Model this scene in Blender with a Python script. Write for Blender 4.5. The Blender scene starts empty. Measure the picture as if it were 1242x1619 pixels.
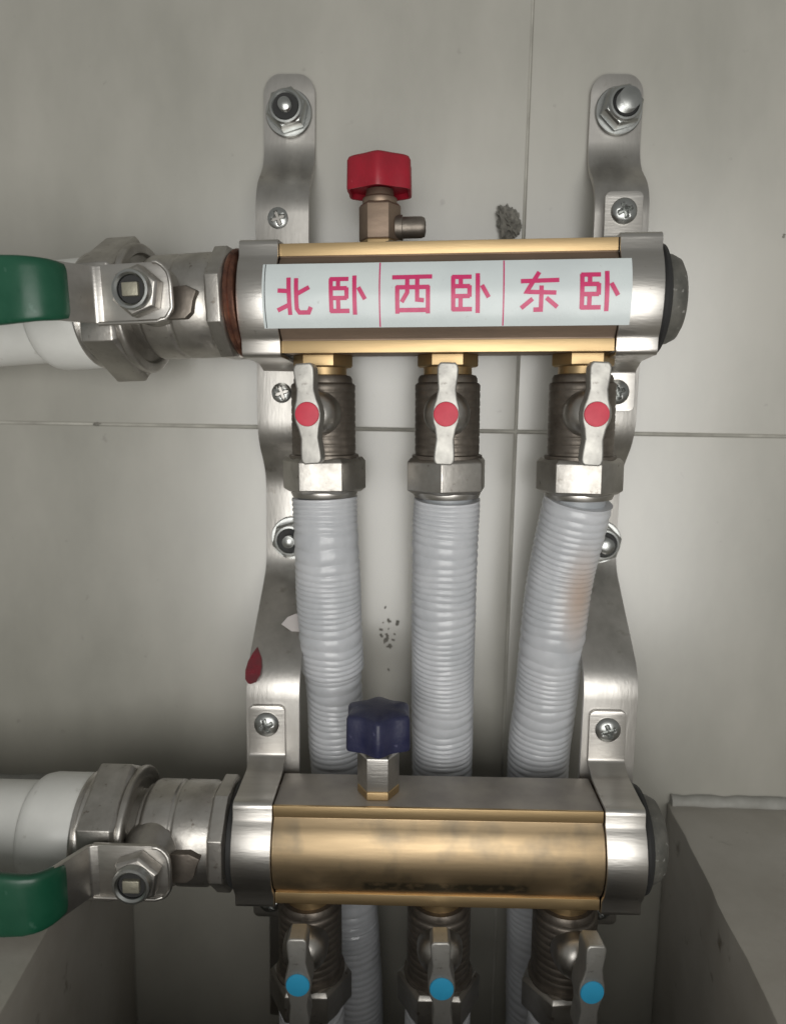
import bpy, bmesh, math, random
from mathutils import Matrix, Vector, Euler, noise
random.seed(7)
S = bpy.context.scene
COL = S.collection
rad = math.radians

# ------------------------------------------------------------------ camera
F = 1180.0; CX, CY = 621.0, 809.5; D = 330.0        # all modelling is in millimetres; camera is D mm off the wall
VPX, VPY, ROLL = 655.0, 640.0, rad(1.2)
a = Vector(((VPX-CX)/F, (CY-VPY)/F, -1)).normalized()
b = Vector((math.sin(ROLL), math.cos(ROLL), 0)); b = (b - a*b.dot(a)).normalized()
c = a.cross(b)
R = Matrix((c, a, b))                               # camera -> world
cam = bpy.data.cameras.new('camera'); cam.sensor_fit = 'VERTICAL'; cam.sensor_height = 24
cam.lens = 24*F/1619; cam.clip_start = 0.01; cam.clip_end = 50
camo = bpy.data.objects.new('camera', cam); COL.objects.link(camo)
camo.matrix_world = Matrix.Translation((0, -D/1000, 0)) @ R.to_4x4()
cam.dof.use_dof = True; cam.dof.focus_distance = 0.275; cam.dof.aperture_fstop = 6.0
S.camera = camo

# ------------------------------------------------------------------ light
w = bpy.data.worlds.new('World'); S.world = w; w.use_nodes = True
w.node_tree.nodes['Background'].inputs[0].default_value = (0.80, 0.80, 0.76, 1)
w.node_tree.nodes['Background'].inputs[1].default_value = 0.33
def area(name, loc, look, sx, sy, power, col, spread=180):
    l = bpy.data.lights.new(name, 'AREA'); l.shape = 'RECTANGLE'; l.size = sx; l.size_y = sy
    l.energy = power; l.color = col; l.spread = rad(spread)
    o = bpy.data.objects.new(name, l); COL.objects.link(o); o.location = loc
    d = Vector(look)-Vector(loc); o.rotation_euler = d.to_track_quat('-Z', 'Y').to_euler(); return o
area('window_light', (0.05, -0.74, -0.125), (0.05, 0, -0.13), 0.60, 0.56, 4.7, (1.0, 0.985, 0.95))
S.view_settings.view_transform = 'Standard'; S.view_settings.look = 'None'
S.view_settings.exposure = -0.08; S.view_settings.gamma = 1.0

# ------------------------------------------------------------------ pixel -> world helpers (mm)
C0 = Vector((0, -D, 0))
def ray(px, py): return R @ Vector(((px-CX)/F, -(py-CY)/F, -1))
def P(px, py, wd):                                  # point seen at a pixel, wd mm in front of the wall
    d = ray(px, py); return C0 + d*((-wd+D)/d.y)
def PZ(px, py, z):
    d = ray(px, py); return C0 + d*(z/d.z)

# ------------------------------------------------------------------ mesh helpers
I4 = Matrix.Identity(4)
def new(): return bmesh.new()
def frame(o, z, x=None):
    z = Vector(z).normalized(); x = Vector(x) if x else (Vector((1,0,0)) if abs(z.x) < .9 else Vector((0,1,0)))
    x = (x - z*x.dot(z)).normalized(); y = z.cross(x)
    m = Matrix((x, y, z)).transposed().to_4x4(); m.translation = Vector(o); return m
def lathe(bm, prof, M=I4, n=40, ph=0.0, rf=None):
    rings = []
    for r, t in prof:
        if r < 1e-5: rings.append([bm.verts.new(M @ Vector((0, 0, t)))]); continue
        rings.append([bm.verts.new(M @ Vector((r*(rf(k/n*2*math.pi) if rf else 1)*math.cos(ph+k/n*2*math.pi), r*(rf(k/n*2*math.pi) if rf else 1)*math.sin(ph+k/n*2*math.pi), t))) for k in range(n)])
    for A, B in zip(rings, rings[1:]):
        if len(A) == 1 and len(B) == 1: continue
        for k in range(n):
            j = (k+1) % n
            if len(A) == 1: bm.faces.new((A[0], B[k], B[j]))
            elif len(B) == 1: bm.faces.new((A[j], A[k], B[0]))
            else: bm.faces.new((A[j], A[k], B[k], B[j]))
    if len(rings[0]) > 1: bm.faces.new(rings[0])
    if len(rings[-1]) > 1: bm.faces.new(list(reversed(rings[-1])))
def solid(r0, r1, h, ch=0.4):                        # chamfered cylinder profile
    return [(r0-ch, 0), (r0, ch), (r1, h-ch), (r1-ch, h)]
def box(bm, x0, x1, y0, y1, z0, z1, M=I4):
    v = [bm.verts.new(M @ Vector(p)) for p in ((x0,y0,z0),(x1,y0,z0),(x1,y1,z0),(x0,y1,z0),(x0,y0,z1),(x1,y0,z1),(x1,y1,z1),(x0,y1,z1))]
    for f in ((0,3,2,1),(4,5,6,7),(0,1,5,4),(1,2,6,5),(2,3,7,6),(3,0,4,7)): bm.faces.new([v[i] for i in f])
def prism(bm, poly, M, t0, t1):
    A = [bm.verts.new(M @ Vector((x, y, t0))) for x, y in poly]; B = [bm.verts.new(M @ Vector((x, y, t1))) for x, y in poly]
    n = len(poly)
    for k in range(n): j = (k+1) % n; bm.faces.new((A[k], A[j], B[j], B[k]))
    bm.faces.new(list(reversed(A))); bm.faces.new(B)
def fillet(pts, r, n=5):
    pts = [Vector(p) for p in pts]; out = [pts[0]]
    for i in range(1, len(pts)-1):
        p, q, s = pts[i-1], pts[i], pts[i+1]
        d0 = (p-q); d1 = (s-q); rr = min(r, d0.length*.45, d1.length*.45)
        A = q+d0.normalized()*rr; B = q+d1.normalized()*rr
        for k in range(n+1):
            t = k/n; out.append(A*(1-t)**2 + q*2*t*(1-t) + B*t*t)
    out.append(pts[-1]); return out
def strip(bm, pts, hw, th, xc=0):                    # pts (y,z) centreline of a bent sheet; hw half width: number or list
    pts = [Vector(p) for p in pts]; n = len(pts); A = []
    for i, p in enumerate(pts):
        t = ((pts[min(i+1, n-1)]-pts[i]).normalized() if i < n-1 else Vector((0,0))) + ((pts[i]-pts[i-1]).normalized() if i else Vector((0,0)))
        t.normalize(); nn = Vector((-t.y, t.x))*th/2
        h = hw[i] if isinstance(hw, list) else hw
        A.append([bm.verts.new(Vector((xc+s*h, q.x, q.y))) for s, q in ((-1, p+nn), (1, p+nn), (1, p-nn), (-1, p-nn))])
    for U, V in zip(A, A[1:]):
        for k in range(4): j = (k+1) % 4; bm.faces.new((U[k], U[j], V[j], V[k]))
    bm.faces.new(A[0][::-1]); bm.faces.new(A[-1])
def tube(bm, pts, rs, n=32, cap=True):
    pts = [Vector(p) for p in pts]; N = len(pts); rings = []; x = None
    for i, p in enumerate(pts):
        t = (pts[min(i+1, N-1)]-pts[max(i-1, 0)]).normalized()
        if x is None: x = Vector((1,0,0)) if abs(t.x) < .9 else Vector((0,1,0))
        x = (x - t*x.dot(t)).normalized(); y = t.cross(x); r = rs[i] if isinstance(rs, (list, tuple)) else rs
        rings.append([bm.verts.new(p + (x*math.cos(k/n*2*math.pi)+y*math.sin(k/n*2*math.pi))*r) for k in range(n)])
    for A, B in zip(rings, rings[1:]):
        for k in range(n): j = (k+1) % n; bm.faces.new((A[k], A[j], B[j], B[k]))
    if cap: bm.faces.new(rings[0][::-1]); bm.faces.new(rings[-1])
def obj(name, bm, mat, parent=None, bev=0.0, ang=32, seg=2):
    bmesh.ops.recalc_face_normals(bm, faces=bm.faces[:])
    if bev:
        es = [e for e in bm.edges if len(e.link_faces) == 2 and e.calc_face_angle(0) > rad(ang)]
        bmesh.ops.bevel(bm, geom=es, offset=bev, segments=seg, profile=0.6, affect='EDGES', clamp_overlap=True)
    bmesh.ops.scale(bm, vec=(.001,)*3, verts=bm.verts[:])
    for f in bm.faces: f.smooth = True
    for e in bm.edges:
        if len(e.link_faces) != 2 or e.calc_face_angle(0) > rad(38): e.smooth = False
    me = bpy.data.meshes.new(name); bm.to_mesh(me); bm.free(); me.materials.append(mat)
    o = bpy.data.objects.new(name, me); COL.objects.link(o)
    if parent: o.parent = parent
    return o
def thing(name, label, cat, M=I4, group=None):       # M: placement in mm
    o = bpy.data.objects.new(name, None); COL.objects.link(o); o.empty_display_size = .01
    m = M.copy(); m.translation = M.translation*.001
    o.matrix_world = m; o['label'] = label; o['category'] = cat
    if group: o['group'] = group
    return o
def copytree(o, parent=None):
    q = o.copy(); COL.objects.link(q)
    if parent: q.parent = parent
    for ch in list(o.children): copytree(ch, q)
    return q
def place(o, M):
    m = M.copy(); m.translation = M.translation*.001; o.matrix_world = m

# ------------------------------------------------------------------ materials
def mat(name, col, col2=None, metal=0.0, rough=0.4, nscale=120, rvar=0.12, bump=0.0, bscale=900, stretch=(1,1,1), spots=None, sss=0, coat=0, crough=.1, spec=.5, sw=.1, geo=False):
    m = bpy.data.materials.new(name); m.use_nodes = True; nt = m.node_tree; N = nt.nodes; L = nt.links
    p = N['Principled BSDF']; p.inputs['Metallic'].default_value = metal; p.inputs['Specular IOR Level'].default_value = spec
    tc = N.new('ShaderNodeTexCoord'); mp = N.new('ShaderNodeMapping'); mp.inputs['Scale'].default_value = stretch
    gp = N.new('ShaderNodeNewGeometry'); SRC = gp.outputs['Position'] if geo else tc.outputs['Object']; L.new(SRC, mp.inputs[0])
    n1 = N.new('ShaderNodeTexNoise'); n1.inputs['Scale'].default_value = nscale; n1.inputs['Detail'].default_value = 6; n1.inputs['Roughness'].default_value = .6
    L.new(mp.outputs[0], n1.inputs['Vector'])
    r = N.new('ShaderNodeValToRGB'); r.color_ramp.elements[0].position = .35; r.color_ramp.elements[1].position = .68
    r.color_ramp.elements[0].color = (*col, 1); r.color_ramp.elements[1].color = (*(col2 or col), 1)
    L.new(n1.outputs[0], r.inputs[0]); cur = r.outputs[0]
    if spots:                                        # (scale, threshold, colour): specks of dirt
        n3 = N.new('ShaderNodeTexNoise'); n3.inputs['Scale'].default_value = spots[0]; n3.inputs['Detail'].default_value = 3
        L.new(SRC, n3.inputs['Vector'])
        q = N.new('ShaderNodeMapRange'); q.inputs[1].default_value = spots[1]; q.inputs[2].default_value = spots[1]+sw; q.inputs[4].default_value = .8
        L.new(n3.outputs[0], q.inputs[0])
        mx = N.new('ShaderNodeMix'); mx.data_type = 'RGBA'; L.new(q.outputs[0], mx.inputs[0]); L.new(cur, mx.inputs[6]); mx.inputs[7].default_value = (*spots[2], 1); cur = mx.outputs[2]
    L.new(cur, p.inputs['Base Color'])
    n2 = N.new('ShaderNodeTexNoise'); n2.inputs['Scale'].default_value = bscale; n2.inputs['Detail'].default_value = 4
    L.new(mp.outputs[0], n2.inputs['Vector'])
    ad = N.new('ShaderNodeMath'); ad.operation = 'MULTIPLY_ADD'; L.new(n1.outputs[0], ad.inputs[0]); ad.inputs[1].default_value = rvar*2; ad.inputs[2].default_value = rough-rvar
    ad.use_clamp = True; L.new(ad.outputs[0], p.inputs['Roughness'])
    if bump:
        bu = N.new('ShaderNodeBump'); bu.inputs['Strength'].default_value = bump; bu.inputs['Distance'].default_value = .0004
        L.new(n2.outputs[0], bu.inputs['Height']); L.new(bu.outputs[0], p.inputs['Normal'])
    if sss: p.inputs['Subsurface Weight'].default_value = sss; p.inputs['Subsurface Radius'].default_value = (.004, .004, .004)
    if coat: p.inputs['Coat Weight'].default_value = coat; p.inputs['Coat Roughness'].default_value = crough; p.inputs['Coat IOR'].default_value = 1.7
    m['out'] = cur.node.name
    return m
M_tile = mat('glazed_tile', (.29,.282,.245), (.405,.39,.345), rough=.40, rvar=.08, spec=1.0, coat=.75, crough=.24, nscale=11, stretch=(1,1,.5), bump=.07, bscale=26, spots=(150, .70, (.19,.18,.155)), sw=.12, geo=True)
M_grout = mat('grout', (.50,.49,.44), (.30,.29,.26), rough=.9, nscale=45, bump=.4)
M_ledge = mat('ledge_stone', (.33,.305,.265), (.44,.42,.38), rough=.45, nscale=16, bump=.25, bscale=300, spots=(75, .66, (.12,.10,.07)))
M_nickel = mat('nickel_plate', (.56,.54,.51), (.40,.38,.35), metal=1, rough=.40, nscale=90, rvar=.16, bump=.20, bscale=500, spots=(380, .66, (.24,.21,.18)))
M_steel = mat('brushed_steel', (.62,.60,.57), (.47,.45,.42), metal=1, rough=.36, nscale=90, rvar=.16, stretch=(.15,1,1), bump=.12, bscale=1100, spots=(330, .70, (.25,.22,.19)))
M_bracket = mat('bracket_steel', (.60,.58,.55), (.40,.385,.36), metal=1, rough=.42, nscale=60, rvar=.16, bump=.18, bscale=900, stretch=(1,1,.2), spots=(180, .66, (.30,.27,.23)), sw=.15)
M_zinc = mat('zinc_bolt', (.50,.51,.50), (.36,.37,.36), metal=1, rough=.32, nscale=120, bump=.05)
M_hand = mat('handle_metal', (.46,.45,.42), (.38,.37,.35), metal=.9, rough=.52, nscale=150, bump=.15, bscale=700, spots=(600, .66, (.26,.24,.22)))
M_dark = mat('dull_bronze_body', (.25,.22,.19), (.15,.13,.11), metal=.85, rough=.46, nscale=140, bump=.2, bscale=600)
M_brass = mat('brass', (.60,.44,.24), (.46,.33,.18), metal=1, rough=.44, nscale=60, bump=.16, bscale=300, stretch=(.15,1,1))
M_bdull = mat('aged_brass', (.29,.215,.16), (.20,.15,.115), metal=.7, rough=.48, nscale=90, bump=.2, bscale=400, stretch=(.3,1,1))
M_plug = mat('plug_black', (.07,.07,.062), (.13,.125,.11), rough=.45, nscale=160, bump=.3, spots=(420, .66, (.35,.34,.32)))
M_gask = mat('gasket', (.02,.02,.02), rough=.6)  # black rubber, reused as painted shade inside bolt and lever nuts
M_copper = mat('copper_washer', (.30,.14,.09), (.12,.06,.05), metal=.8, rough=.4, nscale=200)
M_red = mat('red_plastic', (.33,.009,.024), (.26,.008,.02), rough=.45, nscale=110, rvar=.2, bump=.2, bscale=500, sss=.05, spots=(420, .68, (.50,.10,.11)))
M_blue = mat('blue_plastic', (.014,.016,.052), (.035,.037,.078), rough=.42, nscale=120, bump=.2, spots=(300, .66, (.10,.10,.17)))
M_green = mat('green_sleeve', (.006,.062,.032), (.011,.080,.043), rough=.34, nscale=60, rvar=.16, bump=.14, bscale=260, spots=(260, .68, (.05,.13,.09)))
M_white = mat('white_pipe', (.74,.74,.71), (.66,.66,.63), rough=.34, nscale=45, rvar=.12, sss=.1, bump=.06, bscale=200, spots=(170, .68, (.45,.44,.40)))
M_discr = mat('red_disc', (.62,.035,.07), (.52,.03,.06), rough=.5, nscale=150)
M_discb = mat('blue_disc', (.04,.36,.60), (.03,.31,.54), rough=.4, nscale=150)
M_hose = mat('corrugated_sleeve', (.60,.61,.635), (.50,.515,.54), rough=.34, nscale=60, rvar=.08, sss=.6, bump=.12, bscale=500, coat=.25)
M_hose_in = mat('hose_smooth', (.36,.38,.40), (.30,.32,.34), rough=.35, nscale=50, sss=.2)
M_paper = mat('label_film', (.64,.70,.70), (.58,.63,.64), rough=.28, nscale=35, rvar=.10, bump=.6, bscale=45, spots=(300, .70, (.42,.43,.42)))
M_ink = mat('label_ink', (.60,.035,.15), (.54,.04,.14), rough=.35, nscale=300)
M_mortar = mat('mortar', (.14,.135,.12), (.24,.23,.20), rough=.95, nscale=500, bump=.8, bscale=1500)
M_caulk = mat('caulk', (.27,.265,.24), (.36,.355,.33), rough=.6, nscale=90, bump=.3)
M_paint = mat('red_marker', (.20,.018,.03), (.07,.035,.035), rough=.3, nscale=110)
M_film = mat('plastic_flap', (.42,.39,.38), rough=.4, sss=.2)
M_stem = mat('stem_metal', (.42,.40,.32), (.34,.32,.26), metal=.8, rough=.5, nscale=200, bump=.3)
M_tape = mat('sealing_hemp', (.16,.14,.11), (.35,.32,.27), rough=.8, nscale=700, bump=.7)

# ------------------------------------------------------------------ wall and ledge
zj = P(621, 679, 0).z; xj = P(815, 679, 0).x
wall = bpy.data.objects.new('wall', None); COL.objects.link(wall); wall['kind'] = 'structure'
bm = new(); box(bm, -900, 900, 1.0, 60, -800, 800); obj('wall_backing', bm, M_grout, wall)
TW, TH = 300, 600
tm = None
for ci, i in enumerate(range(-3, 3)):
    for k in (-1, 0):
        x0 = xj+i*TW; z0 = zj+k*TH
        if tm is None:
            bm = new(); box(bm, .42, TW-.42, 0, 8, .55, TH-.55); t = obj('tile', bm, M_tile, wall, bev=.5, seg=3); tm = t
        else: t = tm.copy(); COL.objects.link(t)
        t.location = (x0/1000, 0, z0/1000)
        t.rotation_euler = (rad(random.uniform(-.05, .05)), 0, rad(random.uniform(-.08, .08)))

zl = P(1075, 1268, 0).z
def lin(p, q, y): return p.x + (q.x-p.x)*(y-p.y)/(q.y-p.y)
YF = -225.0
rp, rq = PZ(1066, 1292, zl), PZ(1228, 1615, zl); lp_, lq = PZ(85, 1454, zl), PZ(2, 1601, zl)
xr0, xr1 = lin(rp, rq, 0), lin(rp, rq, YF); xl0, xl1 = lin(lp_, lq, 0), lin(lp_, lq, YF)
print('ledge', zl, xr0, xr1, xl0, xl1)
bm = new()
for poly in ([(xr0, 0), (xr1, YF), (700, YF), (700, 0)], [(-700, 0), (-700, YF), (xl1, YF), (xl0, 0)]):
    prism(bm, poly, Matrix.Translation((0, 0, 0)), zl-320, zl)
prism(bm, [(-700, YF-.5), (-700, -420), (700, -420), (700, YF-.5)], I4, zl-320, zl)  # unseen front crosspiece, added to keep light out of the recess
for v in bm.verts:
    if v.co.y > -1: v.co.y = -.5
bmesh.ops.subdivide_edges(bm, edges=[e for e in bm.edges if abs((e.verts[0].co-e.verts[1].co).y) > 100 and abs((e.verts[0].co-e.verts[1].co).x) < 20], cuts=24)
for v in bm.verts:
    if abs(v.co.x) < 300 and YF+1 < v.co.y < -4 and v.co.z > zl-1: v.co.x += random.uniform(-.5, .5); v.co.z += random.uniform(-.3, .1)
lg = obj('stone_ledge_with_shade_bar', bm, M_ledge, None, bev=1.2); lg['kind'] = 'structure'
bm = new(); box(bm, -700, 700, -420, -.6, zl-330, zl-321); g = obj('well_floor', bm, M_ledge); g['kind'] = 'structure'

for x0, x1 in ((-690, xl0-1), (xr0+1, 690)):
    bm = new(); n_ = 90; pts = [Vector((x0+(x1-x0)*k/n_, -.6+random.uniform(-.2,.1), zl+.6+random.uniform(-.3,.3))) for k in range(n_+1)]
    tube(bm, pts, [3.4+random.uniform(-.5,.6) for _ in pts], 12); g = obj('caulk_bead', bm, M_caulk); g['kind'] = 'structure'
bm = new(); rs_ = random.Random(3)
for px, py, r_ in [(612+rs_.gauss(0,6), 1000+rs_.gauss(0,18), rs_.uniform(.3,.9)) for _ in range(13)] + [(628, 985, 1.1), (610, 1012, 1.3), (616, 1022, .9), (153, 670, 1.3), (1238, 373, .9), (790, 300, .7), (808, 305, .5)]:
    p_ = P(px, py, 0); a0 = rs_.uniform(0, 6)
    lathe(bm, [(r_, -.05), (r_*.8, .12), (0, .2)], frame(p_, (0,-1,0)), 9, rf=lambda t_: 1+.35*math.sin(2*t_+a0)+.2*math.sin(5*t_+a0*2))
d_ = obj('dirt_specks', bm, M_mortar, wall); d_['kind'] = 'stuff'
# ------------------------------------------------------------------ manifold frames
WU, WL = 38, 61; H = 19.3; FR = 15
uL = P(447, 473, WU+FR-3); uR = P(971, 466, WU+FR+4)
lL = P(431, 1350, WL+FR); lR = P(953, 1361, WL+FR)
def frm(A, B):
    x = (B-A).normalized(); y = Vector((0, 1, 0)); y = (y - x*y.dot(x)).normalized(); z = x.cross(y)
    m = Matrix((x, y, z)).transposed().to_4x4(); m.translation = (A+B)/2 + y*FR; return m, (B-A).length
FU, LU = frm(uL, uR); FL, LL = frm(lL, lR)
print('lengths', LU, LL, FU.translation, FL.translation)
LEN = (LU+LL)/2; HX = LEN/2
BRx = 15.0; BUL = 6.2; BR = (BRx**2+BUL**2)/(2*BUL)
def arcf(z, off=0): return FR+BUL-BR + math.sqrt(max((BR+off)**2 - z*z, 0))
def prof_bar():
    p = [(-FR, H)]
    p += [(-FR, BRx), (-FR-.0, BRx-.3)]
    for k in range(13):
        z = (BRx-.6)*(1-2*k/12); p.append((-arcf(z)+.5 if abs(z) > BRx-1 else -arcf(z), z))
    p += [(-FR, -BRx+.3), (-FR, -BRx), (-FR, -H), (9, -H), (13, -H+5), (13, H-5), (9, H)]
    q = []
    for v in p:
        if not q or (Vector(q[-1])-Vector(v)).length > .15: q.append(v)
    return q
MX = Matrix(((0,0,1,0),(1,0,0,0),(0,1,0,0),(0,0,0,1)))   # local (x,y,z) -> (z... ) : poly(y,z) extruded along x
def tint_bar(m, top):                                    # the aged plate-like tone of the top, bottom and bulge is wear on the metal
    return m
UV = [P(511, 745, WU), P(706, 745, WU), P(913, 745, WU)]
xu = [(FU.inverted() @ v).x for v in UV]
LV = [P(470, 1557, WL+33), P(698, 1566, WL+33), P(921, 1573, WL+33)]
xlv = [(FL.inverted() @ v).x for v in LV]
print('xu', xu, 'xl', xlv, 'handle z', [(FL.inverted()@v).z for v in LV], [(FU.inverted()@P(x, 661, WU+33)).z for x in (486, 711, 948)])

def manifold(FM, label, mats, grp, xs):
    t = thing('manifold', label, 'manifold', FM, grp)
    bm = new(); prism(bm, prof_bar(), MX, -HX, HX); obj('bar', bm, mats[0], t, bev=.25)
    for s in (1, -1):
        bm = new(); box(bm, -HX-.05, HX-.1, -FR-.7, -FR+.4, min(s*BRx, s*(H+.1)), max(s*BRx, s*(H+.1))); obj('edge_rib', bm, mats[1], t, bev=.18)
    # end plug
    bm = new(); lathe(bm, [(17, 0), (19.6, .4), (20.2, 1.6), (19.6, 3.0), (17.6, 3.8)], frame((HX+14.9, 0, 0), (1,0,0)), 48); obj('gasket', bm, M_gask, t)
    bm = new(); lathe(bm, [(15.6, 0), (16.4, .6), (16.0, 3), (14.6, 5.6), (12.0, 7.0), (9, 7.6), (5, 7.7), (0, 7.4)], frame((HX+18.4, 0, 0), (1,0,0)), 48); obj('end_plug', bm, M_plug, t)
    bm = new(); lathe(bm, solid(17, 17, 24, .5), frame((HX-6, 0, 0), (1,0,0)), 40); obj('bar_end', bm, M_bdull, t)
    bm = new(); lathe(bm, solid(17, 17, 24, .5), frame((-HX-18, 0, 0), (1,0,0)), 40); obj('bar_end', bm, M_bdull, t)
    for x in xs:
        bm = new(); lathe(bm, [(10.8, 0), (11.6, .6), (11.6, 4.6), (10.8, 5.2)], frame((x, 0, -H+.3), (0,0,-1)), 6, ph=rad(0)); lathe(bm, solid(9.2, 9.2, 12, .4), frame((x, 0, -H+.2), (0,0,-1)), 32)
        obj('outlet_nipple', bm, M_brass, t, bev=.2)
    return t
man_u = manifold(FU, 'upper brass manifold bar behind the white label with magenta characters', (M_bdull, M_brass), 'brass manifold bars', xu)

# lower bar: brass with blotchy wear and an illegible band of worn print
def lower_brass():
    m = mat('lower_brass', (.58,.435,.265), (.42,.315,.195), metal=1, rough=.46, nscale=110, bump=.16, bscale=300, stretch=(.12,1,1), spots=(75, .50, (.27,.225,.165)), sw=.22)
    nt = m.node_tree; N = nt.nodes; L = nt.links; p = N['Principled BSDF']; src = p.inputs['Base Color'].links[0].from_socket
    tc = N.new('ShaderNodeTexCoord'); sp = N.new('ShaderNodeSeparateXYZ'); L.new(tc.outputs['Object'], sp.inputs[0])
    def band(sock, lo, hi, e):
        A = N.new('ShaderNodeMapRange'); A.inputs[1].default_value = lo; A.inputs[2].default_value = lo+e; L.new(sock, A.inputs[0])
        B = N.new('ShaderNodeMapRange'); B.inputs[1].default_value = hi-e; B.inputs[2].default_value = hi; B.inputs[3].default_value = 1; B.inputs[4].default_value = 0; L.new(sock, B.inputs[0])
        q = N.new('ShaderNodeMath'); q.operation = 'MULTIPLY'; L.new(A.outputs[0], q.inputs[0]); L.new(B.outputs[0], q.inputs[1]); return q.outputs[0]
    bx = band(sp.outputs[0], -.028, .034, .002); bz = band(sp.outputs[2], -.0125, -.0065, .0014)
    q = N.new('ShaderNodeMath'); q.operation = 'MULTIPLY'; L.new(bx, q.inputs[0]); L.new(bz, q.inputs[1])
    n = N.new('ShaderNodeTexNoise'); n.inputs['Scale'].default_value = 300; n.inputs['Detail'].default_value = 2; L.new(tc.outputs['Object'], n.inputs['Vector'])
    n2 = N.new('ShaderNodeMapRange'); n2.inputs[1].default_value = .30; n2.inputs[2].default_value = .5; L.new(n.outputs[0], n2.inputs[0])
    q2 = N.new('ShaderNodeMath'); q2.operation = 'MULTIPLY'; L.new(q.outputs[0], q2.inputs[0]); L.new(n2.outputs[0], q2.inputs[1])
    q3 = N.new('ShaderNodeMath'); q3.operation = 'MULTIPLY'; L.new(q2.outputs[0], q3.inputs[0]); q3.inputs[1].default_value = .85
    mx = N.new('ShaderNodeMix'); mx.data_type = 'RGBA'; L.new(q3.outputs[0], mx.inputs[0]); L.new(src, mx.inputs[6]); mx.inputs[7].default_value = (.16,.14,.10,1)
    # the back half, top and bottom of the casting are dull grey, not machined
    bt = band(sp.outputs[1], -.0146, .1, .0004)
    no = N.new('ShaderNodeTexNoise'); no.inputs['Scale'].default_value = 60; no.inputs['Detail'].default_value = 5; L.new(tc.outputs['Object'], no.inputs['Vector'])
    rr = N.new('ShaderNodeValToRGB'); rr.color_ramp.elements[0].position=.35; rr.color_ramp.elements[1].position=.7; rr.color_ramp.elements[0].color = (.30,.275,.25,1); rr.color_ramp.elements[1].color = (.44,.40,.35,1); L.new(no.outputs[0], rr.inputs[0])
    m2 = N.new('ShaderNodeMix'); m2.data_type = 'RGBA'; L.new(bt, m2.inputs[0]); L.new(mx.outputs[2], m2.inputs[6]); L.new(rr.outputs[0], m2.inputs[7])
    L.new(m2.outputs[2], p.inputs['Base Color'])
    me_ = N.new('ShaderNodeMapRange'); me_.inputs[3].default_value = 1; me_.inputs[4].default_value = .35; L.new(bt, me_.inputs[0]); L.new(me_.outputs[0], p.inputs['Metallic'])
    return m
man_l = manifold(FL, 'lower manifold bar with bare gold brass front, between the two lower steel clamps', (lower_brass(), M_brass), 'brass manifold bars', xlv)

# ------------------------------------------------------------------ label with its characters
LX0, LX1 = (FU.inverted() @ P(412, 466, WU+FR+BUL)).x, (FU.inverted() @ P(993, 456, WU+FR+BUL)).x
lab = thing('paper_label', 'white label strip with six magenta characters in three cells, stuck across the upper bar', 'label', FU @ Matrix.Translation((0, 0, 0)))
LT = 1.75
def lp(x, z, off=0.0):
    return Vector((x, -arcf(z, LT+off), z))
SK = (LX1-LX0)/581.0
def lx(px): return LX0 + (px-412)*SK
bm = new(); nx, nz = 40, 14; hz = 11.2; grid = []
for lay in (0, -.25):
    g = [[bm.verts.new(lp(LX0+(LX1-LX0)*i/nx, -hz+2*hz*j/nz + .25, lay) + Vector((0, -.12*math.sin(i*.55)*math.cos(j*.4), 0))) for j in range(nz+1)] for i in range(nx+1)]
    for i in range(nx):
        for j in range(nz): bm.faces.new((g[i][j], g[i+1][j], g[i+1][j+1], g[i][j+1]))
    grid.append(g)
def rim(a, b): 
    for (p, q), (r, s) in zip(zip(a, a[1:]), zip(b, b[1:])): bm.faces.new((p, q, s, r))
G0, G1 = grid
rim([g[0] for g in G0], [g[0] for g in G1]); rim([g[-1] for g in G0], [g[-1] for g in G1]); rim(G0[0], G1[0]); rim(G0[-1], G1[-1])
obj('film', bm, M_paper, lab)
CH = {
 'bei': [[(.33,1),(.36,0)], [(.02,.65),(.33,.63)], [(.0,.12),(.35,.27)], [(.55,.98),(.56,.16),(.63,.06),(.90,.06),(.97,.20)], [(.57,.55),(.93,.73)]],
 'wo': [[(.05,.95),(.06,.05)], [(.02,.93),(.53,.93)], [(.03,.08),(.55,.08)], [(.05,.68),(.49,.68)], [(.05,.42),(.49,.42)], [(.48,.70),(.48,.40)], [(.25,.93),(.25,.68)], [(.25,.42),(.25,.08)], [(.69,1.02),(.70,-.02)], [(.80,.70),(.98,.38)]],
 'xi': [[(0,.96),(1,.97)], [(.13,.72),(.13,0)], [(.90,.72),(.90,0)], [(.10,.69),(.93,.69)], [(.13,.09),(.90,.09)], [(.38,.96),(.38,.55),(.24,.30)], [(.63,.96),(.63,.36),(.80,.34)]],
 'dong': [[(.02,.78),(1,.80)], [(.49,1.02),(.17,.50),(.93,.47)], [(.55,.66),(.55,.04),(.36,.04)], [(.33,.32),(.04,.08)], [(.68,.34),(.97,.10)]],
}
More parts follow.
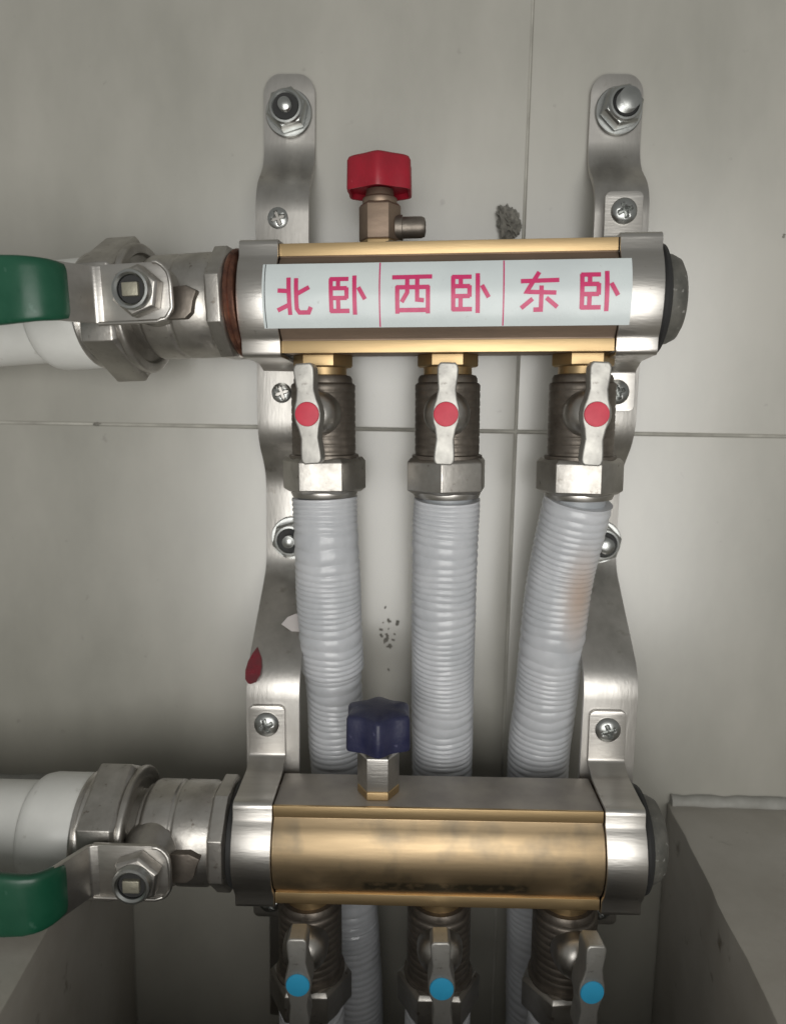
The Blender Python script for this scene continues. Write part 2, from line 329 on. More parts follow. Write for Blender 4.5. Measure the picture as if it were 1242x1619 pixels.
def stroke(bm, pts, hw):
    pts = [Vector(p) for p in pts]; Q = [pts[0]]
    for p, q in zip(pts, pts[1:]):
        n = max(1, int((q-p).length/1.2)); Q += [p.lerp(q, k/n) for k in range(1, n+1)]
    A = []
    for i, p in enumerate(Q):
        d0 = (Q[i]-Q[i-1]).normalized() if i else (Q[1]-Q[0]).normalized(); d1 = (Q[i+1]-Q[i]).normalized() if i < len(Q)-1 else d0
        t = (d0+d1).normalized(); n = Vector((-t.y, t.x))*hw/max(.6, t.dot(d0))
        A.append([bm.verts.new(lp(p.x+s*n.x, p.y+s*n.y, o)) for s, o in ((-1,.14),(1,.14),(1,.22),(-1,.22))])
    for U, V in zip(A, A[1:]):
        for k in range(4): bm.faces.new((U[k], U[(k+1)%4], V[(k+1)%4], V[k]))
    bm.faces.new(A[0]); bm.faces.new(A[-1])
for nm, x0, x1, dz in (('bei',437,493,-.1), ('wo',521,580,0), ('xi',622,685,-.1), ('wo',715,775,.1), ('dong',822,882,.2), ('wo',914,973,.2)):
    bm = new(); X0, X1 = lx(x0), lx(x1); Z0, Z1 = -6.4+dz, 6.5+dz
    for s in CH[nm]: stroke(bm, [(X0+(X1-X0)*p[0], Z0+(Z1-Z0)*p[1]) for p in s], .74)
    obj('character', bm, M_ink, lab)
for px in (602, 797, 416.5):
    bm = new(); stroke(bm, [(lx(px), -10.8), (lx(px), 11.3)], .12 if px < 420 else .22); obj('divider_line', bm, M_ink if px > 420 else M_gask, lab)

# ------------------------------------------------------------------ brackets
ZY = lambda y, wd, x=455: P(x, y, wd).z
def cross_screw(o, r, hgt, name, parent, mat_):
    bm = new(); nr, na = 16, 48; rings = []
    for i in range(nr+1):
        rr = r*i/nr; ring = []
        for k in range(na if i else 1):
            th = k/na*2*math.pi; x, y = rr*math.cos(th+.35), rr*math.sin(th+.35)
            X, Y = rr*math.cos(th), rr*math.sin(th)
            z = hgt*math.sqrt(max(0, 1-(rr/r)**2*.92))
            arm = min(abs(X), abs(Y)); 
            if rr < r*.62:
                dep = max(0, 1-arm/(r*.17))**.5 if arm < r*.17 else 0
                z -= dep*hgt*.62*(1 if rr < r*.5 else .5)
            ring.append(bm.verts.new(o + Vector((x, -z, y))))
        rings.append(ring)
    base = [bm.verts.new(o + Vector((v.co.x-o.x, 0.3, v.co.z-o.z))) for v in rings[-1]]; rings.append(base)
    for k in range(na): bm.faces.new((rings[0][0], rings[1][k], rings[1][(k+1) % na]))
    for A, B in zip(rings[1:], rings[2:]):
        for k in range(na): j = (k+1) % na; bm.faces.new((A[k], A[j], B[j], B[k]))
    return obj(name, bm, mat_, parent)
def anchor(parent, p, rodlen, rodr, hollow, tilt):
    a_ = bpy.data.objects.new('anchor_bolt', None); COL.objects.link(a_); a_.parent = parent; a_.location = p*.001
    ax = Vector((tilt[0], -1, tilt[1]))
    bm = new(); lathe(bm, [(5, 0), (9.2, .1), (9.6, .5), (9.2, 1.3), (5, 1.4)], frame((0,0,0), (0,-1,0)), 40); obj('washer', bm, M_zinc, a_)
    bm = new(); M = frame((0,-1.2,0), ax, (1,0,.3))
    lathe(bm, [(7.8, 0), (8.5, .6), (8.5, 5.0), (7.6, 6.2), (5.2, 6.3), (4.9, 5.2), (4.9, 1)], M, 6); obj('hex_nut', bm, M_zinc, a_, bev=.25)
    bm = new(); lathe(bm, [(7.0, 0), (7.0, .5), (6.4, 1.2), (5.6, 1.3), (5.0, .8), (4.95, -4.5), (0, -4.6)], frame(Vector((0,-1.2,0))+ax*6.0, ax), 40); obj('nut_collar', bm, M_zinc, a_)
    bm = new(); lathe(bm, [(5.05, .9), (4.75, .5), (4.7, -4.2), (0, -4.3)], frame(Vector((0,-1.2,0))+ax*6.0, ax), 36); obj('bore_shade', bm, M_gask, a_)  # black cup that paints the shade inside the hollow nut
    bm = new(); pr = [(rodr, 0)]
    k = 0.0
    while k < rodlen-1.2: pr += [(rodr*.88, k+.35), (rodr, k+.7)]; k += .7
    pr += [(rodr*.8, rodlen-.4), (rodr*.45, rodlen), (0, rodlen)]
    lathe(bm, pr, frame((0,-1,0), ax), 28); obj('threaded_rod', bm, M_zinc, a_)
def clamp_profile(tf, tz, low_tab):                  # tf: tab forward offset from bar axis, tz: tab top height
    th = .7
    up = [(-tf, tz), (-tf, H+5.5), (-(tf*.45), H+2.0), (4-FR, H+1.0), (-FR-1.3, H+1.0), (-FR-1.6, BRx+.2)]
    arc = [(-arcf(z, .9), z) for z in [BRx-1.2, 13, 11, 8, 4, 0, -4, -8, -11, -13, -(BRx-1.2)]]
    dn = [(-FR-1.6, -BRx-.2), (-FR-1.3, -H-1.0), (4-FR, -H-1.0), (-(tf*.45), -H-2.0), (-tf, -H-5.5), (-tf, -low_tab)]
    return fillet(up, 1.6, 4) + [Vector(p) for p in arc] + fillet(dn, 1.6, 4)
WB1, WB2 = 20, 46
def bracket(name_lbl, pxt, x_ofs, side):
    # pxt: centre pixel columns at: top bolt, mid bolt
    xs = x_ofs
    t = thing('mounting_bracket', name_lbl, 'bracket', Matrix.Translation((xs, 0, P(pxt, 1000, 2).z)), 'steel mounting brackets holding the manifolds')
    z0 = P(pxt, 1000, 2).z
    def z(py, wd): return P(pxt, py, wd).z - z0
    hw = 10.6
    pts = [(-1.6, z(118, 2)), (-1.6, z(262, 2)), (-WB1, z(300, WB1)), (-WB1, z(690, WB1)), (-2.0, z(748, 2)), (-2.0, z(893, 2)), (-WB2, z(1072, WB2)), (-WB2, z(1072, WB2)-85), (-2.0, z(1072, WB2)-125), (-2.0, z(1072, WB2)-190)]
    f = fillet(pts, 9, 7)
    top = []; hws = []
    zt = f[0].y
    for k in range(9):
        ang = k/8*math.pi/2; f_ = 1-math.cos(ang); top.append(Vector((-1.6, zt-8*f_))); hws.append(hw*(.36+.64*math.sqrt(1-(1-f_)**2)))
    pts2 = top + [p for p in f[1:] if p.y < zt-8.2]
    bm = new(); strip(bm, pts2, hws + [hw]*(len(pts2)-len(top)), 2.0)
    st = obj('strip', bm, M_bracket, t, bev=.35)
    return t, z0
def add_clamp(t, FM, xloc, tf, tz, low, screws, name='clamp'):
    # clamp drawn in the manifold's frame, then moved into the bracket's space
    bm = new(); pr = clamp_profile(tf, tz, low)
    e = [(0, 5.2), (.35, 6.1), (1.0, 6.8), (2.0, 7.2)]
    d0 = (pr[1]-pr[0]).normalized(); d1 = (pr[-2]-pr[-1]).normalized()
    pr2 = [pr[0]+d0*k for k, _ in e] + pr[1:-1] + [pr[-1]+d1*k for k, _ in reversed(e)]
    hws = [h for _, h in e] + [7.2]*(len(pr)-2) + [h for _, h in reversed(e)]
    strip(bm, pr2, hws, 1.4, xc=xloc)
    rel = Matrix.Translation(-t.matrix_world.translation*1000) @ FM
    bmesh.ops.transform(bm, matrix=rel, verts=bm.verts[:])
    cl = obj(name, bm, M_steel, t, bev=.3)
    for zz in screws:
        p = rel @ Vector((xloc, -tf-.7, zz))
        cross_screw(p, 4.9, 2.6, 'screw', cl, M_zinc)
    return cl
bl, z0l = bracket('left steel wall bracket with a dark red paint mark above its lower clamp', 458, P(458, 190, 2).x, -1)
br, z0r = bracket('right steel wall bracket without paint mark, beside the bars\' black end plugs', 972, P(972, 190, 2).x, 1)
print('bracket x', bl.location, br.location)
xcl = -HX-7.4; xcr = HX+7.4
su1 = (FU.inverted() @ P(441, 343, WB1+3)).z; su2 = (FU.inverted() @ P(441, 621, WB1+3)).z
sl1 = (FL.inverted() @ P(419, 1145, WB2+3)).z
print('screws', su1, su2, sl1)
for t, xc, sx in ((bl, xcl, 441), (br, xcr, 985)):
    add_clamp(t, FU, xc, -(WU-WB1-2.2), su1+7.5, -su2+7.5, (su1, su2))
    add_clamp(t, FL, xc, -(WL-WB2-2.2), sl1+7.5, sl1+7.5, (sl1, -sl1))
bpy.context.view_layer.update()
def inbr(t, p): return p - t.matrix_world.translation*1000
anchor(bl, inbr(bl, P(457, 180, 3.0)), 10.5, 2.6, True, (-.03, .02))
anchor(br, inbr(br, P(977, 176, 3.0)), 12.5, 4.3, False, (.12, .05))
anchor(bl, inbr(bl, P(463, 850, 3.4)), 11, 2.6, True, (-.02, .0))
anchor(br, inbr(br, P(946, 856, 3.4)), 12, 3.4, True, (.05, .0))
# paint mark on the left bracket slope, lying in the plane of the strip
zs = P(458, 893, 2); ze = P(458, 1072, WB2); sl = (ze-zs); 
bm = new(); poly = [(0, -8), (2.2, -7), (3.2, -4), (3.3, 0), (2.6, 4), (1.2, 7), (.2, 9), (-1.3, 6), (-2.6, 2), (-3, -2), (-2.4, -6), (-1, -7.8)]
dirv = Vector((0, sl.y, sl.z)).normalized(); nrm = Vector((1,0,0)).cross(dirv); nrm = nrm if nrm.y < 0 else -nrm
pc = P(404, 1052, WB2-6); 
tt = (pc.z-zs.z)/(ze.z-zs.z); base = Vector((pc.x, zs.y+(ze.y-zs.y)*tt, pc.z)) + nrm*1.25
Mx = Matrix((Vector((1,0,0)), -dirv, Vector((1,0,0)).cross(-dirv))).transposed().to_4x4(); Mx.translation = inbr(bl, base)
prism(bm, poly, Mx, -.15, .15); obj('paint_mark', bm, M_paint, bl)

# ------------------------------------------------------------------ branch valves
def handle_outline(L=17.6):
    pts = []
    ctl = [(-L, 2.5), (-L+.8, 3.3), (-L+2, 3.65), (-13, 3.55), (-8.5, 3.1), (-5, 3.7), (-2.6, 4.5), (0, 4.8)]
    right = ctl + [(-a_, b_) for a_, b_ in reversed(ctl[:-1])]
    return [(b_, a_) for a_, b_ in right] + [(-b_, a_) for a_, b_ in reversed(right)]
def branch_valve(label, M, disc, hrot, grp, hz=-41.5, nph=0):
    t = thing('branch_valve', label, 'valve', M @ Matrix.Translation((0, 0, -72)), grp)
    o = 72                                            # local zero is the bottom of the nut
    bm = new(); pr = [(9, -H-7.5+o), (10.8, -H-8+o), (11.4, -H-9.2+o), (11.4, -H-10.6+o)]
    zt = -H-11
    pr += [(12.1, zt+o)]
    k = zt-.6
    while k > -56.5: pr += [(12.5, k+o), (12.5, k-1.9+o), (12.36, k-2.1+o), (12.36, k-2.6+o)]; k -= 2.9
    pr += [(12.4, -57.2+o), (13.6, -57.6+o), (13.6, -58.8+o), (12, -59+o)]
    lathe(bm, pr, I4, 40); obj('body', bm, M_dark, t)
    bm = new(); lathe(bm, [(14.4, -72.2+o), (16.4, -70.8+o), (16.4, -60+o), (15.0, -58.4+o)], I4, 6, ph=rad(nph)); obj('compression_nut', bm, M_nickel, t, bev=.35)
    bm = new(); lathe(bm, [(11, -74.4+o), (12.6, -74+o), (13.2, -72.6+o), (13.2, -71.8+o)], I4, 40); obj('ferrule_ring', bm, M_steel, t)
    bm = new(); lathe(bm, [(8.6, 10), (8.6, 13.5), (8.2, 16), (7.0, 18.6), (4.8, 20.4), (3.6, 20.8), (3.4, 24)], frame((0, 0, hz+o), (0,-1,0)), 36); obj('bonnet', bm, M_nickel, t)
    Mh = Matrix.Translation((0, -23.5, hz+o)) @ Matrix.Rotation(rad(hrot), 4, 'Y') @ Matrix(((1,0,0,0),(0,0,-1,0),(0,1,0,0),(0,0,0,1)))
    bm = new(); prism(bm, handle_outline(), Mh, 0, 8.5); hd = obj('handle', bm, M_hand, t, bev=.7, ang=50, seg=3)
    bm = new(); lathe(bm, [(4.1, 8.3), (4.3, 8.7), (4.1, 9.15), (3, 9.35), (0, 9.4)], Mh, 32); obj('colour_disc', bm, disc, hd)
    return t
lbls = ['leftmost red-dot valve under the upper bar, handle leaning right at the bottom', 'middle red-dot valve under the upper bar, between two other red-dot valves', 'rightmost red-dot valve under the upper bar, beside the right bracket']
for x, hr, lb in zip(xu, (-4.2, 2.0, 3.2), lbls):
    branch_valve(lb, FU @ Matrix.Translation((x, 0, 0)), M_discr, hr, 'branch valves with red dots', nph={-4.2: 4, 2.0: 24, 3.2: -10}[hr])
lbls = ['leftmost blue-dot valve under the lower bar, near the left bracket', 'middle blue-dot valve under the lower bar, between two other blue-dot valves', 'rightmost blue-dot valve under the lower bar, tilted outwards']
for i, (x, hr, lb) in enumerate(zip(xlv, (-1, -2, 4), lbls)):
    branch_valve(lb, FL @ Matrix.Translation((x, 0, 0)) @ Matrix.Rotation(rad((0, 0, 6)[i]), 4, 'Z'), M_discb, hr, 'branch valves with blue dots', hz=-39)

# the right-hand sleeve lets a patch of the orange pipe inside show through
def warm_hose(centre):
    m = mat('corrugated_sleeve_warm', (.60,.61,.635), (.50,.515,.54), rough=.34, nscale=60, rvar=.08, sss=.6, bump=.12, bscale=500, coat=.25)
    nt = m.node_tree; N = nt.nodes; L = nt.links; p = N['Principled BSDF']; src = p.inputs['Base Color'].links[0].from_socket
    tc = N.new('ShaderNodeTexCoord'); mp = N.new('ShaderNodeMapping'); mp.inputs['Location'].default_value = -centre*.001; L.new(tc.outputs['Object'], mp.inputs[0])
    sc = N.new('ShaderNodeVectorMath'); sc.operation = 'MULTIPLY'; sc.inputs[1].default_value = (95, 40, 34); L.new(mp.outputs[0], sc.inputs[0])
    ln = N.new('ShaderNodeVectorMath'); ln.operation = 'LENGTH'; L.new(sc.outputs[0], ln.inputs[0])
    q = N.new('ShaderNodeMapRange'); q.interpolation_type = 'SMOOTHSTEP'; q.inputs[1].default_value = 0; q.inputs[2].default_value = 1; q.inputs[3].default_value = .75; q.inputs[4].default_value = 0; L.new(ln.outputs[1], q.inputs[0])
    mx = N.new('ShaderNodeMix'); mx.data_type = 'RGBA'; L.new(q.outputs[0], mx.inputs[0]); L.new(src, mx.inputs[6]); mx.inputs[7].default_value = (.52,.38,.29,1)
    L.new(mx.outputs[2], p.inputs['Base Color']); return m
# ------------------------------------------------------------------ corrugated sleeves
def smooth_path(pts, n=150):
    pts = [Vector(p) for p in pts]; pts = [pts[0]*2-pts[1]] + pts + [pts[-1]*2-pts[-2]]; out = []
    segs = len(pts)-3
    for i in range(n+1):
        u = i/n*segs; k = min(int(u), segs-1); t = u-k; a_, b_, c_, d_ = pts[k:k+4]
        out.append(.5*((2*b_) + (-a_+c_)*t + (2*a_-5*b_+4*c_-d_)*t*t + (-a_+3*b_-3*c_+d_)*t**3))
    return out
def sleeve(label, path, r0, seed, step=3.0, lip=None):
    rnd = random.Random(seed)
    base = Vector(path[-1]); t = thing('corrugated_pipe', label, 'pipe', Matrix.Translation(base), 'corrugated pipe sleeves')
    P_ = smooth_path([Vector(p)-base for p in path], 60)
    length = sum((q-p).length for p, q in zip(P_, P_[1:]))
    n = int(length/step*7); F_ = smooth_path([Vector(p)-base for p in path], n)
    bm = new(); rings = []; x = None; N = 40; arc = 0; ph = 0
    ofs = rnd.uniform(0, 6)
    for i, p in enumerate(F_):
        tg = (F_[min(i+1, n)]-F_[max(i-1, 0)]).normalized()
        if x is None: x = Vector((1, 0, 0))
        x = (x - tg*x.dot(tg)).normalized(); y = tg.cross(x)
        if i: arc += (p-F_[i-1]).length
        ring = []
        for k in range(N):
            th = k/N*2*math.pi
            wob = 2.4*noise.noise(Vector((arc*.05, seed, 0)))
            skew = 0.9*math.sin(th+seed)*noise.noise(Vector((arc*.05, seed*3, 1)))*2 + .5*noise.noise(Vector((math.cos(th)*1.2, math.sin(th)*1.2, arc*.12+seed)))
            u = (arc/step + wob + skew*.42) % 1.0
            rib = (math.sin(u*2*math.pi)*.5+.5)**.45
            amp = .46*(.9+.6*noise.noise(Vector((arc*.06, math.cos(th), math.sin(th)+seed))))
            r = r0 + amp*(rib-.5)*1.2 + .4*noise.noise(Vector((arc*.04+seed, math.cos(th)*.8, math.sin(th)*.8)))
            if lip and arc > lip: r -= 1.1
            ring.append(bm.verts.new(p + (x*math.cos(th)+y*math.sin(th))*r))
        rings.append(ring)
    for A, B in zip(rings, rings[1:]):
        for k in range(N): j = (k+1) % N; bm.faces.new((A[k], A[j], B[j], B[k]))
    bm.faces.new(rings[0][::-1]); bm.faces.new(rings[-1])
    obj('sleeve', bm, M_hose, t)
    bm = new(); tube(bm, [Vector(path[0])-base+Vector((0,0,5)), Vector(path[0])-base, Vector(path[1])-base], 10.4, 28); obj('inner_pipe', bm, M_hose_in, t)
    return t
def bot(i): return FU @ Vector((xu[i], 0, -74.5))
zb = PZ(600, 1619, -420).z
paths = [
 [bot(0), P(517, 880, 36), P(523, 1000, 32), P(530, 1120, 26), P(536, 1230, 22), P(560, 1500, 20), P(566, 1700, 20)],
 [bot(1), P(702, 880, 36), P(700, 1000, 32), P(699, 1120, 26), P(699, 1230, 22), P(697, 1500, 20), P(695, 1700, 20)],
 [bot(2), P(888, 900, 35), P(873, 1000, 32), P(861, 1110, 27), P(849, 1225, 22), P(846, 1500, 20), P(842, 1700, 20)]]
labs = ['leftmost long corrugated pipe below the upper bar, wrinkled with a raised lip', 'middle pale corrugated pipe hanging straight down between the upper and lower bars', 'rightmost pale corrugated pipe, slanting down to the left from its valve']
hoses = [None]*3
for i in range(3): hoses[i] = sleeve(labs[i], paths[i], 12.9, i*3.7+1, step=(2.9, 2.8, 3.0)[i], lip=(74, 0, 0)[i])
[c_ for c_ in hoses[2].children if c_.name.startswith('sleeve')][0].data.materials[0] = warm_hose(P(915, 945, 44) - Vector(paths[2][-1]))
labs = ['short grey corrugated pipe under the leftmost blue-dot valve', 'short grey corrugated pipe under the middle blue-dot valve', 'short grey corrugated pipe under the rightmost blue-dot valve']
for i in range(3):
    q = FL @ Vector((xlv[i], 0, -74.5)); sleeve(labs[i], [q, q+Vector((0, 4, -30)), q+Vector((0, 10, -70)), q+Vector((0, 15, -105))], 12.9, i*2.1+11)

# ------------------------------------------------------------------ bleed valves
def bleed(label, M, capmat, bodymat, spout, grp):
    t = thing('bleed_valve', label, 'valve', M, grp)
    bm = new(); lathe(bm, [(7.2, -.3), (7.9, .3), (7.9, 3.0), (7.4, 3.4)], I4, 6, ph=rad(0)); obj('base', bm, M_brass, t, bev=.2)
    zt = 16.8 if spout else 17.2
    bm = new(); lathe(bm, [(7.4, 3.2), (7.9, 3.7), (7.9, zt-1), (7.0, zt)], I4, 6, ph=rad(0)); lathe(bm, [(6.3, zt-.4), (6.5, zt), (6.5, zt+1.8), (5.4, zt+2.4), (5.0, zt+5)], I4, 32)
    obj('body', bm, bodymat, t, bev=.2)
    rf = (lambda th: 1.05-.13*(abs(math.sin(3*th))**2+.01)**.62) if spout else (lambda th: 1.10-.22*(abs(math.sin(3*th))**2+.01)**.62)
    zc = zt+(3.6 if spout else 2.6); R0 = 12.7 if spout else 12.3; ch = 12.0 if spout else 13.4
    lz = (lambda th: 0)
    bm = new(); lathe(bm, [(8.6, zc+2.0), (R0-1.4, zc+2.0), (R0-1.1, zc+.1), (R0-.2, zc), (R0, zc+.8), (R0-.2, zc+ch-1.6), (R0-.8, zc+ch-.5), (R0-1.8, zc+ch), (6, zc+ch+.5), (0, zc+ch+.6)], Matrix.Rotation(rad(32), 4, 'Z'), 96, rf=rf); obj('cap', bm, capmat, t)
    if spout:
        bm = new(); lathe(bm, [(3.4, 5), (4.6, 6), (4.6, 8.6), (3.9, 8.8), (3.9, 15.5), (3.4, 16.8), (2.2, 17.2), (2.0, 15)], frame((0, 0, 8.2), (1, 0, 0)), 32); obj('spout', bm, M_dark, t)
        bm = new(); bmesh.ops.create_icosphere(bm, subdivisions=4, radius=1)
        for v in bm.verts:
            n = v.co.copy(); q = 1+.35*noise.noise(n*2.3)+.15*noise.noise(n*7); v.co = Vector((n.x*6.5*q+4.5, n.y*4*q-4.5, n.z*1.5*q+1.0))
        obj('sealing_fibre', bm, M_tape, t)
    return t
bx = (FU.inverted() @ P(600, 370, WU)).x
bleed('bleed valve with a red knobbed cap and side spout on top of the upper bar', FU @ Matrix.Translation((bx, 0, H)), M_red, M_bdull, True, None)
bx = (FL.inverted() @ P(598, 1265, WL+3)).x
bleed('bleed valve with a dark blue lobed cap on top of the lower bar', FL @ Matrix.Translation((bx, -4, H)), M_blue, M_steel, False, None)

# ------------------------------------------------------------------ ball valves with lever handles, and the white supply pipes
def ball_valve(label, M, ldx=4.5):
    t = thing('ball_valve', label, 'valve', M, 'ball valves with green levers')
    X = lambda x: frame((x, 0, 0), (1, 0, 0), (0, 0, 1))
    bm = new(); lathe(bm, [(14.5, -9), (15.5, -7), (15.5, -3.0), (17.4, -2.2), (17.4, -1.0), (18.9, 0), (19.4, 1.2), (19.4, 10), (18.8, 10.8), (18.8, 11.6), (19.4, 12.4), (19.4, 23), (18.8, 24), (18.8, 25.4), (18.0, 26)], frame((0,0,0), (1,0,0)), 56)
    obj('body', bm, M_nickel, t, bev=.2)
    bm = new(); lathe(bm, [(19.6, 25.4), (21.6, 26.4), (21.6, 31.2), (19.8, 32.4)], frame((0,0,0), (1,0,0)), 8, ph=rad(22.5)); obj('end_hexagon', bm, M_nickel, t, bev=.35)
    bm = new(); lathe(bm, [(18.2, 32.2), (19.4, 32.5), (19.6, 33.4), (19.4, 35.2), (17, 35.5)] if ldx < 5 else [(18, 32.3), (19.8, 32.6), (20.1, 33.3), (19.3, 34.0), (19.6, 34.5), (18.6, 35.2), (16, 35.6)], frame((0,0,0), (1,0,0)), 48); obj('copper_washer' if ldx > 5 else 'rubber_washer', bm, M_copper if ldx > 5 else M_gask, t)
    bm = new(); lathe(bm, [(24.8, -21.4), (27.4, -19.8), (27.4, -8.2), (25.8, -6.8)], frame((0,0,0), (1,0,0)), 6, ph=rad(30))
    lathe(bm, [(20, -7.2), (24.3, -7.0), (24.3, -5.2), (23.6, -4.6), (20.6, -4.4), (20.0, -5.6), (15.6, -5.6)], frame((0,0,0), (1,0,0)), 56); obj('union_nut', bm, M_nickel, t, bev=.45)
    bm = new(); lathe(bm, [(17, -25.2), (21.6, -24.9), (22.0, -24.0), (21.4, -23.2), (22.2, -22.4), (21.8, -21.0)], frame((0,0,0), (1,0,0)), 48); obj('tail_ring', bm, M_steel, t)
    # bonnet and stem toward the viewer
    bm = new(); lathe(bm, [(11, 12), (10.4, 19), (8.4, 22.5), (7.8, 26.8)], frame((0,0,0), (0,-1,0)), 36); obj('bonnet', bm, M_nickel, t)
    # stop lug beside the bonnet
    bm = new(); prism(bm, [(10, -7), (19, -7), (21.5, -5), (22.5, -1), (24, 2.5), (20, 4.5), (10, 4)], Matrix(((1,0,0,0),(0,0,-1,0),(0,1,0,0),(0,0,0,1))), 17.8, 22.0); obj('stop_lug', bm, M_dark, t, bev=.8)
    # lever
    lev = bpy.data.objects.new('lever', None); COL.objects.link(lev); lev.parent = t
    pl = [(-16.5, -9.8), (5.5, -9.8)] + [(5.5+5.5*math.sin(k/6*math.pi/2), -9.8+5.5*(1-math.cos(k/6*math.pi/2))) for k in range(1, 7)]
    pl += [(11, 2)] + [(11-6*(1-math.cos(k/6*math.pi/2)), 2+8*math.sin(k/6*math.pi/2)) for k in range(1, 7)] + [(-16.5, 10)]
    MY = Matrix(((1,0,0,0),(0,0,-1,0),(0,1,0,0),(0,0,0,1)))
    bm = new(); prism(bm, pl, MY, 27.0, 28.8)
    # pressed rim along the plate's right and lower edge
    rimp = [Vector((x, -29.0 + .25*math.sin(x*1.3+z), z + .2*math.sin(x*2))) for x, z in pl[:-1]]
    tube(bm, rimp, .75, 10)
    obj('lever_plate', bm, M_steel, lev, bev=.4)
    bm = new(); q = fillet([(-14.5, -28.0), (-17.8, -28.4), (-25.5, -44.5), (-33, -47.4), (-46, -46.5)], 2.5, 5)
    A = []
    for i, p in enumerate(q):
        tg = (q[min(i+1, len(q)-1)]-q[max(i-1, 0)]).normalized(); nn = Vector((-tg.y, tg.x))*.9
        A.append([bm.verts.new(Vector((u.x, u.y, s*9.7))) for s, u in ((-1, p+nn), (1, p+nn), (1, p-nn), (-1, p-nn))])
    for U, V in zip(A, A[1:]):
        for k in range(4): bm.faces.new((U[k], U[(k+1)%4], V[(k+1)%4], V[k]))
    bm.faces.new(A[0]); bm.faces.new(A[-1]); obj('lever_neck', bm, M_steel, lev, bev=.3)
    bm = new(); rings = []
    cs = [(-22.6, -37.6, 8.4, 1.3), (-22.9, -38.4, 9.3, 1.8), (-23.9, -41.0, 9.7, 2.0), (-25.2, -43.4, 10.0, 2.1), (-26.9, -45.4, 10.2, 2.2), (-29, -46.8, 10.4, 2.2), (-32, -47.6, 10.7, 2.3), (-38, -47.8, 11.1, 2.3), (-48, -47.0, 11.5, 2.3), (-75, -43.5, 11.5, 2.3), (-110, -40, 11, 2.3), (-114, -39.6, 9, 1.6)]
    cs2 = [Vector((p[0], p[1])) for p in cs]
    for i, (x, y, hz_, ht) in enumerate(cs):
        tg = (cs2[min(i+1, len(cs)-1)]-cs2[max(i-1, 0)]).normalized(); nn = Vector((-tg.y, tg.x)); ring = []
        for k in range(24):
            th = k/24*2*math.pi; cz, sz = math.cos(th), math.sin(th)
            u = math.copysign(abs(cz)**.3, cz)*hz_; v = math.copysign(abs(sz)**.6, sz)*ht
            ring.append(bm.verts.new(Vector((x+nn.x*v, y+nn.y*v, u))))
        rings.append(ring)
    for A_, B_ in zip(rings, rings[1:]):
        for k in range(24): j = (k+1) % 24; bm.faces.new((A_[k], A_[j], B_[j], B_[k]))
    bm.faces.new(rings[0]); bm.faces.new(rings[-1][::-1]); obj('lever_sleeve', bm, M_green, lev)
    bm = new(); Mn = frame((0, -28.6, 0), (0,-1,0), (1, 0, .35))
    lathe(bm, [(8.4, 0), (8.9, .5), (8.9, 4.6), (7.9, 5.6), (6.6, 5.7)], Mn, 6); obj('lever_nut', bm, M_nickel, t, bev=.3)
    bm = new(); lathe(bm, [(6.7, 0), (6.8, 2.4), (6.4, 3.2), (5.6, 3.3), (4.9, 2.6), (4.7, -1.5), (0, -1.6)], frame((0, -34.0, 0), (0,-1,0)), 40); obj('nut_collar', bm, M_zinc, t)
    bm = new(); lathe(bm, [(4.7, 0), (4.7, .3), (0, .35)], frame((0, -35.4, 0), (0,-1,0)), 24); obj('nut_recess_shade', bm, M_gask, t)  # black disc in place of the shade in the gap round the stem
    bm = new(); prism(bm, [(-2.9, -2.3), (2.9, -2.3), (2.9, 2.3), (-2.9, 2.3)], MY, 34, 37.2); obj('stem', bm, M_stem, t, bev=.5)
    for ch in t.children:
        if ch.name.split('.')[0] in ('lever', 'lever_nut', 'nut_collar', 'nut_recess_shade', 'stem', 'bonnet'): ch.location = (ldx*.001, 0, .0016)
    return t
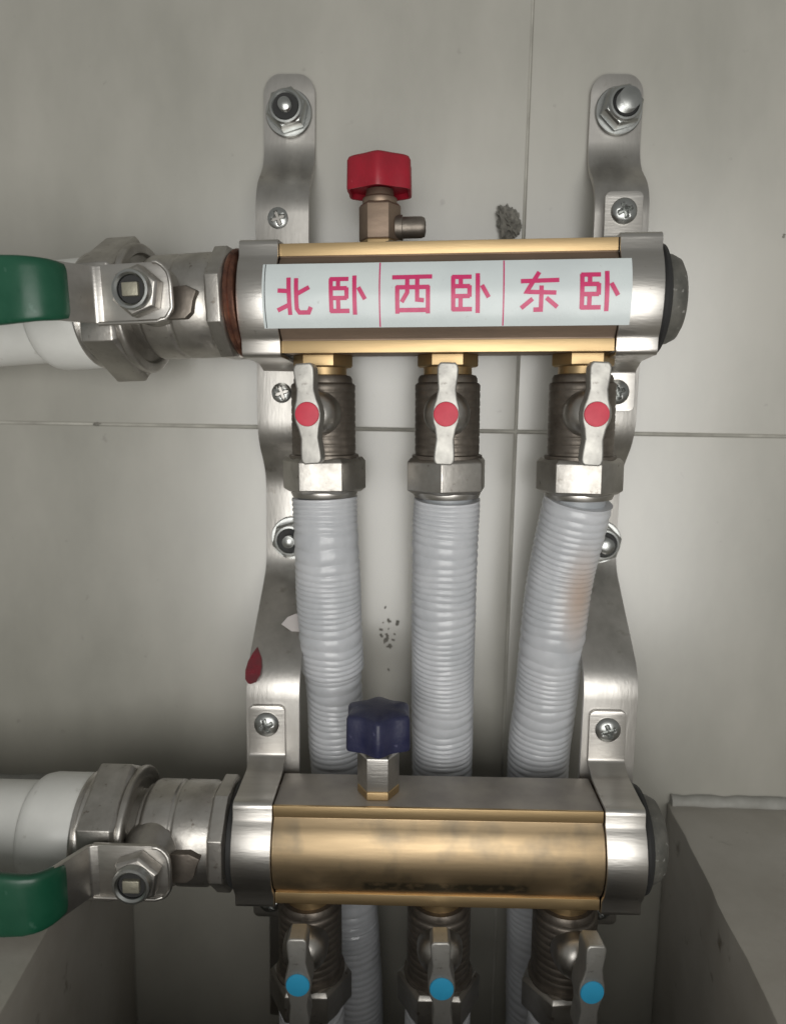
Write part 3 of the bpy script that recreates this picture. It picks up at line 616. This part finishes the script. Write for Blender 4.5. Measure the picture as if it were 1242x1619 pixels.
def white_pipe(label, M):
    t = thing('water_pipe', label, 'pipe', M, 'white plastic water pipes')
    bm = new(); lathe(bm, [(15, -24.2), (20.4, -24.4), (21.0, -25.2), (21.0, -41), (20.2, -44.2), (18.6, -46.2), (16, -47)], frame((0,0,0), (1,0,0)), 56); obj('coupling', bm, M_white, t)
    bm = new(); lathe(bm, [(17.6, -44), (17.6, -180), (15.9, -260)], frame((0,0,0), (1,0,0)), 56); obj('pipe', bm, M_white, t)
    return t
bxu = (FU.inverted() @ P(262, 482, WU)).x; bxl = (FL.inverted() @ P(268, 1318, WL)).x
print('ball x', bxu, bxl, 'end', -HX)
MU = FU @ Matrix.Translation((-HX-14.6-35.2, -4.5, -1.4)) @ Matrix.Rotation(rad(-1.6), 4, 'Y') @ Matrix.Rotation(rad(-3.3), 4, 'Z')
ML = FL @ Matrix.Translation((-HX-14.6-35.2, 0, -.8)) @ Matrix.Rotation(rad(.4), 4, 'Y')
ball_valve('upper ball valve with green lever, left of the labelled bar', MU, 6.8)
ball_valve('lower ball valve with green lever, left of the bare brass bar', ML)
white_pipe('upper white plastic pipe entering from the left under the green lever', MU @ Matrix.Rotation(rad(-1.6), 4, 'Y'))
white_pipe('lower white plastic pipe entering from the left above the green lever', ML)

# ------------------------------------------------------------------ small things
p = P(806, 350, 4)
t = thing('mortar_lump', 'crusty grey lump of mortar on the wall just above the upper bar', 'mortar', Matrix.Translation((p.x, 0, p.z)))
bm = new(); bmesh.ops.create_icosphere(bm, subdivisions=5, radius=1)
for v in bm.verts:
    n = v.co.copy(); q = 1+.45*noise.noise(n*1.9+Vector((3,1,2)))+.28*noise.noise(n*5)+.12*noise.noise(n*14)
    q += .10*noise.noise(n*26)
    v.co = Vector((n.x*4.2*q-.15*n.z*5, -2.6-n.y*3.4*q, n.z*6.2*q))
    if v.co.z > 0: v.co.x -= v.co.z*.25
obj('crust', bm, M_mortar, t)

p = P(468, 992, 30)
t = thing('plastic_flap', 'small torn scrap of translucent film between left bracket and leftmost pipe', 'scrap', Matrix.Translation(p))
bm = new(); g = []
ol = [(-6, 1.5), (-3.5, 4.5), (0, 6), (4, 5), (4, -8), (1.5, -6), (-.5, -2.5), (-3, -.8)]
prism(bm, ol, Matrix(((1,0,0,0),(0,0,-1,0),(0,1,0,0),(0,0,0,1))), 0, .25)
for v in bm.verts: v.co.y += -.06*v.co.x**2*.3
obj('scrap', bm, M_film, t)
